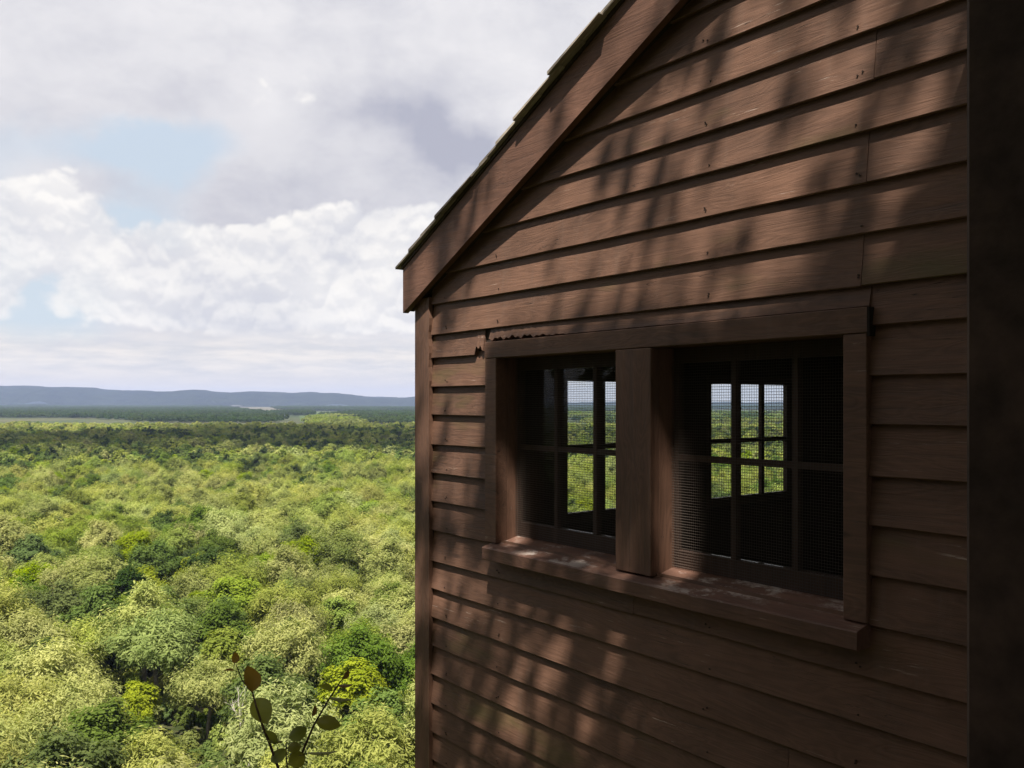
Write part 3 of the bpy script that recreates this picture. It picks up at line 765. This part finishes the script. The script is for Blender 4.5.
while y<22000:
    stp=52 if y<6000 else 52*(y/6000); 
    for x in np.arange(-.8*y,.55*y,stp):
        xx=x+random.uniform(-16,16); yy=y+random.uniform(-16,16); px,py=topix(xx,yy,ZV)
        hit=None
        for poly,kk in WOODS:
            if inpoly(px+random.gauss(0,1.5),py,poly): hit=kk;break
        if hit is None:
            if random.random()<.02 and yy<5000: gp.append((xx,yy,ZV,random.choice([0,2,3]),random.uniform(0,6.28),.35))
            continue
        vi=random.choice([0,1]) if hit==0 else (random.choice([1,2,3]) if hit==1 else 3)
        gp.append((xx,yy,ZV,vi,random.uniform(0,6.28),random.uniform(.85,1.25)*max(1,y/6000)**.6))
    y+=stp
print('groves',len(gp))
gn_instancer('distant_woods',gp,GR,'dark blue-green woods on the far plain between fields below the hills','woods')
# ------------------------------------------------------------------ oak over the shelter: its crown throws the dappled shade
rgo=random.Random(5)
def ell(x,y,cx,cy,rx,ry,a=0.):
    dx,dy=x-cx,y-cy; ca,sa=math.cos(a),math.sin(a); u_=(dx*ca+dy*sa)/rx; v_=(-dx*sa+dy*ca)/ry; q=math.hypot(u_,v_); return min(1,max(0,(1.15-q)/.3))
UP=[(380,250),(610,-60),(945,-60),(915,10),(875,60),(815,120),(775,190),(740,260),(690,300),(580,325),(480,345),(400,345)]
UP2=[(800,-60),(1010,-60),(975,60),(930,120),(890,190),(850,250),(760,310),(640,340),(600,300)]
def lit(t,z):
    p=Wp(t,D,z); 
    if p.y<.3: return 0.
    x,y=topix(p.x,p.y,z); v=0.; sg=max(0,(x-600)*.10); xj=x-1.7*sg+rgo.gauss(0,1)*sg; yj=y+(10 if y>200 else 0)*-1+rgo.gauss(0,8)
    if inpoly(xj,yj,UP):
        q_=(x*.86-(HZ-y)*.0+y*.42); s_=math.sin(q_/27.+.8*math.sin(y/60.))*.6+.35*math.sin(q_/61.+2.+y/90.)+.3*math.sin(x/40.-y/33.)
        v=max(v,.97 if s_>.05 else (.93 if s_>-.4 else .86))
    if inpoly(xj,yj,UP2): v=max(v,.76)
    if x<640 and y>560: v=max(v,.68+.15*math.sin(x/23.+y/41.)*math.sin(y/29.-x/57.+1.))
    v=max(v,ell(x,y,448,400,42,130)*.97)
    for e in ((462,572,52,22,.3),(450,612,38,15,.3),(500,640,24,11,.4),(536,657,32,12,.5),(520,702,20,10,.4),(470,660,18,8,.4),
              (674,475,25,120,.0),(508,480,13,80,0.),(585,548,60,13,.25)): v=max(v,ell(x,y,*e))
    return v
n=34000; C=[]
rgo=random.Random(5)
while len(C)<n:
    inn=rgo.random()<.5; t=rgo.uniform(-2.2,5.6) if inn else rgo.uniform(-5,9.5); z=rgo.uniform(-3.6,3.0) if inn else rgo.uniform(-7,8)  # the wider half of the leaves is added to cut sky light
    if rgo.random()<lit(t,z): continue
    L=rgo.uniform(8.,11.5) if z<1 else rgo.uniform(7.2,10.5)
    c=Wp(t,D,z)+SUN*L
    if c.y>0 and -160<512+F*c.x/c.y<1200 and HZ-F*c.z/c.y>-160: continue
    C.append(tuple(c))
for q in range(150):  # extra leaves added toward the sun to shade the shrub
    c=Vector((-.56+rgo.gauss(0,.22),2.2+rgo.gauss(0,.15),-.85+rgo.gauss(0,.25)))+SUN*rgo.uniform(8,11); C.append(tuple(c))
n=len(C); C=np.array(C); nn=rot_rand(n,sv,.55); V,Fq=leafquads(C,nn,rot_rand(n),rng.uniform(.10,.17,n),rng.uniform(.07,.10,n))
OL=LEAF['green']
tb=Vector((1.2,-4.6,-2.8)); oak=empty('oak_tree',tb)
tag(oak,'overhanging oak above the lookout whose leaves dapple the cabin gable with shade','tree')
cm=npmesh('crown',V-np.array(tb),Fq,OL); o=bpy.data.objects.new('crown',cm); COL.objects.link(o); o.parent=oak
mb=MB(); T=[tb,tb+Vector((-.1,.2,2.5)),tb+Vector((-.5,.3,7.)),tb+Vector((-.9,.4,11.))]; mb.tube(T,[.3,.25,.2,.13],9)
for q in range(9):
    e=Vector(C[rgo.randrange(n)]); a=T[2].lerp(T[3],rgo.random()); mb.tube([a,a.lerp(e,.5)+Vector((0,0,.25)),e],[.05,.025,.008],5)
mb.build('trunk',M['bark'],oak,off=tb,smooth=True,fix=False)
# unseen trees added behind and beside the viewer to close off the sky
bl=[(-7.5,-3.5,1.0),(-5.,-8.,1.1),(2.,-11.,1.1),(7.,-7.,1.),(-11.5,-8.,1.2),(-10.5,0.2,.95),(9,-2,.9),(-12.5,2.2,1.5),(-9.,-1.2,1.6),(-7.,-6.,1.5),(-3,-6.5,1.3),(-15,-4,1.6),(-10.5,6.2,1.2)]
for q,(x,y,sc) in enumerate(bl):
    vi=(9,10,11,10,11,9,10,11,11,12,10,9,11)[q]; kd,cm_,tm_,cl_,rd=VAR[vi]; z=float(ground_z(np.array(x),np.array(y)))-.3
    e=empty('sky_block_tree',(x,y,z),q*1.3); e.scale=(sc*.8,sc*.8,sc*.85)
    tag(e,['added sky-blocking tree on the bluff edge behind the lookout','added sky-blocking tree on the slope behind the lookout, left side','added sky-blocking tree directly behind the lookout','added sky-blocking tree on the bluff at the right behind the lookout','outermost added sky-blocking tree on the slope left behind the lookout','added sky-blocking tree on the slope directly left of the lookout','added sky-blocking tree beside the right end of the cabin','added sky-blocking tree farthest left on the bluff slope','broad added sky-blocking tree on the slope left of the lookout','broad added sky-blocking tree behind the lookout on its left','added sky-blocking tree close behind the lookout deck','outer added sky-blocking tree far left behind the lookout','added sky-blocking tree on the slope just outside the photo, left of the forest view'][q],'tree','added sky-blocking trees on the bluff')
    for nm,md in (('crown',cm_),('trunk',tm_)):
        o=bpy.data.objects.new(nm,md); COL.objects.link(o); o.parent=e
# ------------------------------------------------------------------ overhead cumulus whose shadow lies on the middle of the valley
import bmesh
def cloud(cx,cy,w,l,alt,seed):
    rg=random.Random(seed); bm=bmesh.new()
    off=SUN*(alt/SUN.z)
    for q in range(16):
        a=rg.uniform(0,6.28); r=rg.random()**.5*.72; m_=Matrix.Translation((math.cos(a)*r*w,math.sin(a)*r*l,rg.uniform(0,60)))@Matrix.Diagonal((w*rg.uniform(.22,.4),l*rg.uniform(.22,.4),rg.uniform(70,130),1))
        bmesh.ops.create_icosphere(bm,subdivisions=3,radius=1,matrix=m_)
    for v in bm.verts:
        n_=vn(v.co.x,v.co.y,.02,seed)*14; v.co.z+=n_; v.co.x+=vn(v.co.y,v.co.z,.03,1)*12; v.co.y+=vn(v.co.x,v.co.z,.03,2)*12
        if v.co.z<-30: v.co.z=-30+(v.co.z+30)*.15
    me=bpy.data.meshes.new('cloud'); bm.to_mesh(me); bm.free(); me.polygons.foreach_set('use_smooth',[True]*len(me.polygons))
    m,k=newmat('cloud_white'); d=k.n('ShaderNodeBsdfDiffuse',i={'Color':(.85,.86,.88)}); t=k.n('ShaderNodeBsdfTranslucent',i={'Color':(.85,.86,.9)}); mx=k.n('ShaderNodeMixShader',i={0:.5})
    k.nt.links.new(d.outputs[0],mx.inputs[1]); k.nt.links.new(t.outputs[0],mx.inputs[2]); o_=k.n('ShaderNodeOutputMaterial'); m3=k.n('ShaderNodeMixShader',i={0:.68}); tp_=k.n('ShaderNodeBsdfTransparent'); k.nt.links.new(mx.outputs[0],m3.inputs[1]); k.nt.links.new(tp_.outputs[0],m3.inputs[2]); k.nt.links.new(m3.outputs[0],o_.inputs[0]); me.materials.append(m)
    o=bpy.data.objects.new('cloud',me); COL.objects.link(o); o.location=(cx+off.x,cy+off.y,ZV+alt); o['kind']='structure'
cloud(-250,930,620,400,1700,3)
# ------------------------------------------------------------------ sky
w=bpy.data.worlds.new('World'); scene.world=w; w.use_nodes=True; w.cycles.sampling_method='MANUAL'; w.cycles.sample_map_resolution=256; k=NT(w.node_tree)
sel=math.asin(SUN.z); srot=math.atan2(SUN.x,SUN.y)
sky=k.n('ShaderNodeTexSky',sky_type='NISHITA',sun_disc=False,sun_elevation=sel,sun_rotation=srot,altitude=200,air_density=1.,dust_density=1.2,ozone_density=1.)
tc=k.n('ShaderNodeTexCoord').outputs['Generated']
sx=k.n('ShaderNodeSeparateXYZ',i={0:tc}); X,Y,Z=sx.outputs
az=k.m('ARCTAN2',X,Y); el=k.m('ARCSINE',Z)
deg=lambda v:v*math.pi/180
vec=k.n('ShaderNodeCombineXYZ',i={0:az,1:el,2:0.}).outputs[0]
def pa(px,py): return math.atan((px-512)/F), math.atan((HZ-py)/math.hypot(F,px-512))
def bump(px,py,rx,ry,amp=1.,warp=None):
    a0,e0=pa(px,py); dx=k.m('DIVIDE',k.m('SUBTRACT',az if warp is None else warp[0],a0),rx/F); dy=k.m('DIVIDE',k.m('SUBTRACT',el if warp is None else warp[1],e0),ry/F)
    q=k.m('ADD',k.m('MULTIPLY',dx,dx),k.m('MULTIPLY',dy,dy)); return k.m('MULTIPLY',k.m('EXPONENT',k.m('MULTIPLY',q,-1.)),amp)
def total(l):
    r=l[0]
    for x_ in l[1:]: r=k.m('ADD',r,x_)
    return r
n1=k.noise(vec,5.,8,.55,.3); wn=k.noise(k.mapv(vec,(1,1,1),(5,3,1)),9.,6,.6)
wx=k.m('ADD',az,k.m('MULTIPLY',k.m('SUBTRACT',n1,.5),.08)); wy=k.m('ADD',el,k.m('MULTIPLY',k.m('SUBTRACT',wn,.5),.09))
WP=(wx,wy)
# clear patches between the cloud masses
blue=total([bump(170,152,62,30,1.1,WP),bump(60,135,95,26,.55,WP),bump(145,222,52,24,1.05,WP),bump(45,300,62,34,1.15,WP),bump(-80,200,60,60,.9,WP),bump(90,340,50,10,.3,WP),bump(1300,200,200,120,.9,WP),bump(-500,250,260,90,.9,WP)])
blue=k.m('MULTIPLY',k.mr(blue,.25,.95,0,1,True),.92)
SW2=(k.m('ADD',az,k.m('MULTIPLY',k.m('SUBTRACT',wn,.5),.16)),k.m('ADD',el,k.m('MULTIPLY',k.m('SUBTRACT',n1,.5),.14)))
lay=k.noise(k.mapv(vec,(1,1.5,1),(2.3,.4,0)),4.5,9,.6,.1)
gp_=total([bump(455,150,60,24,1.0,SW2),bump(395,120,50,16,.35,SW2),bump(330,215,110,34,.42,WP),bump(430,95,80,40,.18,WP),bump(250,30,160,50,.0,WP)])
gr=k.m('ADD',k.m('ADD',k.mr(lay,.35,.68,0,.38),k.mr(k.noise(k.mapv(vec,(1,1.6,1),(4,6,0)),12.,8,.6,.2),.42,.66,0,.22)),gp_,clamp=True)
base=k.mix(gr,(.86,.845,.865),(.47,.48,.57))
def puff(dz):
    v_=k.n('ShaderNodeCombineXYZ',i={0:az,1:k.m('ADD',el,dz),2:0.}).outputs[0]
    r_=None
    for sc_,am,of in ((7.5,.52,.3),(16.,.30,1.7),(36.,.14,3.1),(80.,.05,5.)):
        nn=k.noise(k.mapv(v_,(1,1.1,1),(of,of*.7,of)),sc_,1.5,.5,.25)
        q=k.m('MULTIPLY',k.m('ABSOLUTE',k.m('SUBTRACT',k.m('MULTIPLY',nn,2.),1.)),am*2.2); r_=q if r_ is None else k.m('ADD',r_,q)
    return r_
p0=puff(0.); p1=puff(deg(.5))
SW=(k.m('ADD',az,k.m('MULTIPLY',k.m('SUBTRACT',wn,.5),.03)),k.m('ADD',el,k.m('MULTIPLY',k.m('SUBTRACT',n1,.5),.03)))
env=total([bump(5,222,85,36,1.,SW),bump(-90,270,70,36,.8,SW),bump(60,215,40,22,.35,SW),bump(135,285,42,26,.75,SW),bump(190,268,50,34,.8,SW),bump(270,262,70,38,.8,SW),bump(350,255,70,46,.8,SW),bump(430,265,80,46,.8,SW),bump(275,308,150,24,.9,SW),bump(230,285,120,40,.5,SW),bump(700,260,240,80,.9,SW),bump(-330,260,160,60,.9,SW)])
cov=k.mr(k.m('ADD',env,k.m('MULTIPLY',p0,.75)),.62,.78,0,1,True)
lt=k.mr(k.m('SUBTRACT',p0,p1),-.09,.09)
big=k.noise(k.mapv(vec,(1,1.6,1),(9,2,0)),6.5,5,.5,.1)
pc_=k.mix(k.m('ADD',k.m('MULTIPLY',lt,.42),k.m('ADD',k.mr(p0,.05,.5,0,.28),k.mr(big,.40,.60,-.1,.38))),(.70,.705,.76),(1.02,.99,.955))
# flat-based rows near the horizon
rows=k.noise(k.mapv(vec,(1,6.,1),(3,1,0)),15.,7,.6,.1)
low=k.mr(k.m('ADD',el,k.m('MULTIPLY',k.m('SUBTRACT',n1,.5),.04)),deg(4.9),deg(3.6))
bluecol=k.mix(k.mr(el,0.,.35),(.70,.79,.86),(.63,.735,.86))
skyc=k.mix(blue,base,bluecol)
skyc=k.mix(k.m('MULTIPLY',cov,.94),skyc,pc_)
rowc=k.mix(k.mr(rows,.38,.62),(.74,.73,.74),(.98,.91,.83))
rowc=k.mix(k.mr(el,deg(2.2),deg(.4)),rowc,(.88,.80,.73))
skyc=k.mix(k.m('MULTIPLY',low,.85),skyc,rowc)
# clouds thin into the Nishita sky where it is clear
nis=k.mix(1.,sky.outputs[0],(.1,.1,.1),'MULTIPLY')
skyc=k.mix(k.m('MULTIPLY',blue,.12),skyc,nis)
gain=k.mix(1.,skyc,(4.95,4.95,4.95),'MULTIPLY')
bg=k.n('ShaderNodeBackground',i={'Color':gain,'Strength':.1}); o=k.n('ShaderNodeOutputWorld'); k.nt.links.new(bg.outputs[0],o.inputs[0])
# ------------------------------------------------------------------ sun
sl=bpy.data.lights.new('sun','SUN'); sl.energy=5.; sl.angle=R(.53); sl.color=(1.,.94,.84)
so_=bpy.data.objects.new('sun',sl); COL.objects.link(so_); so_.rotation_euler=SUN.to_track_quat('Z','Y').to_euler()
# ------------------------------------------------------------------ haze
HAZE=True
if HAZE:
    mb=MB(); mb.box((-16000,-300,ZV-8),(14000,16500,240)); m=bpy.data.materials.new('haze_air'); m.use_nodes=True; k=NT(m.node_tree)
    v=k.n('ShaderNodeVolumePrincipled',i={'Color':(.50,.62,.95),'Density':.000055,'Anisotropy':.0}); o=k.n('ShaderNodeOutputMaterial'); k.nt.links.new(v.outputs[0],o.inputs['Volume'])
    h=mb.build('haze',m); h['kind']='stuff'; tag(h,'thin blue summer haze over the valley','haze')
# ------------------------------------------------------------------ camera
cam=bpy.data.cameras.new('camera'); co=bpy.data.objects.new('camera',cam); COL.objects.link(co); scene.camera=co
co.location=(0,0,0); co.rotation_euler=(R(90),0,0); cam.sensor_width=36; cam.lens=36*F/1024; cam.shift_y=(HZ-384)/1024
cam.clip_start=.05; cam.clip_end=80000
scene.view_settings.view_transform='Standard'; scene.view_settings.look='None'; scene.view_settings.exposure=1.05
scene.view_settings.gamma=1
scene.cycles.max_bounces=4; scene.cycles.transparent_max_bounces=16; scene.cycles.volume_bounces=0
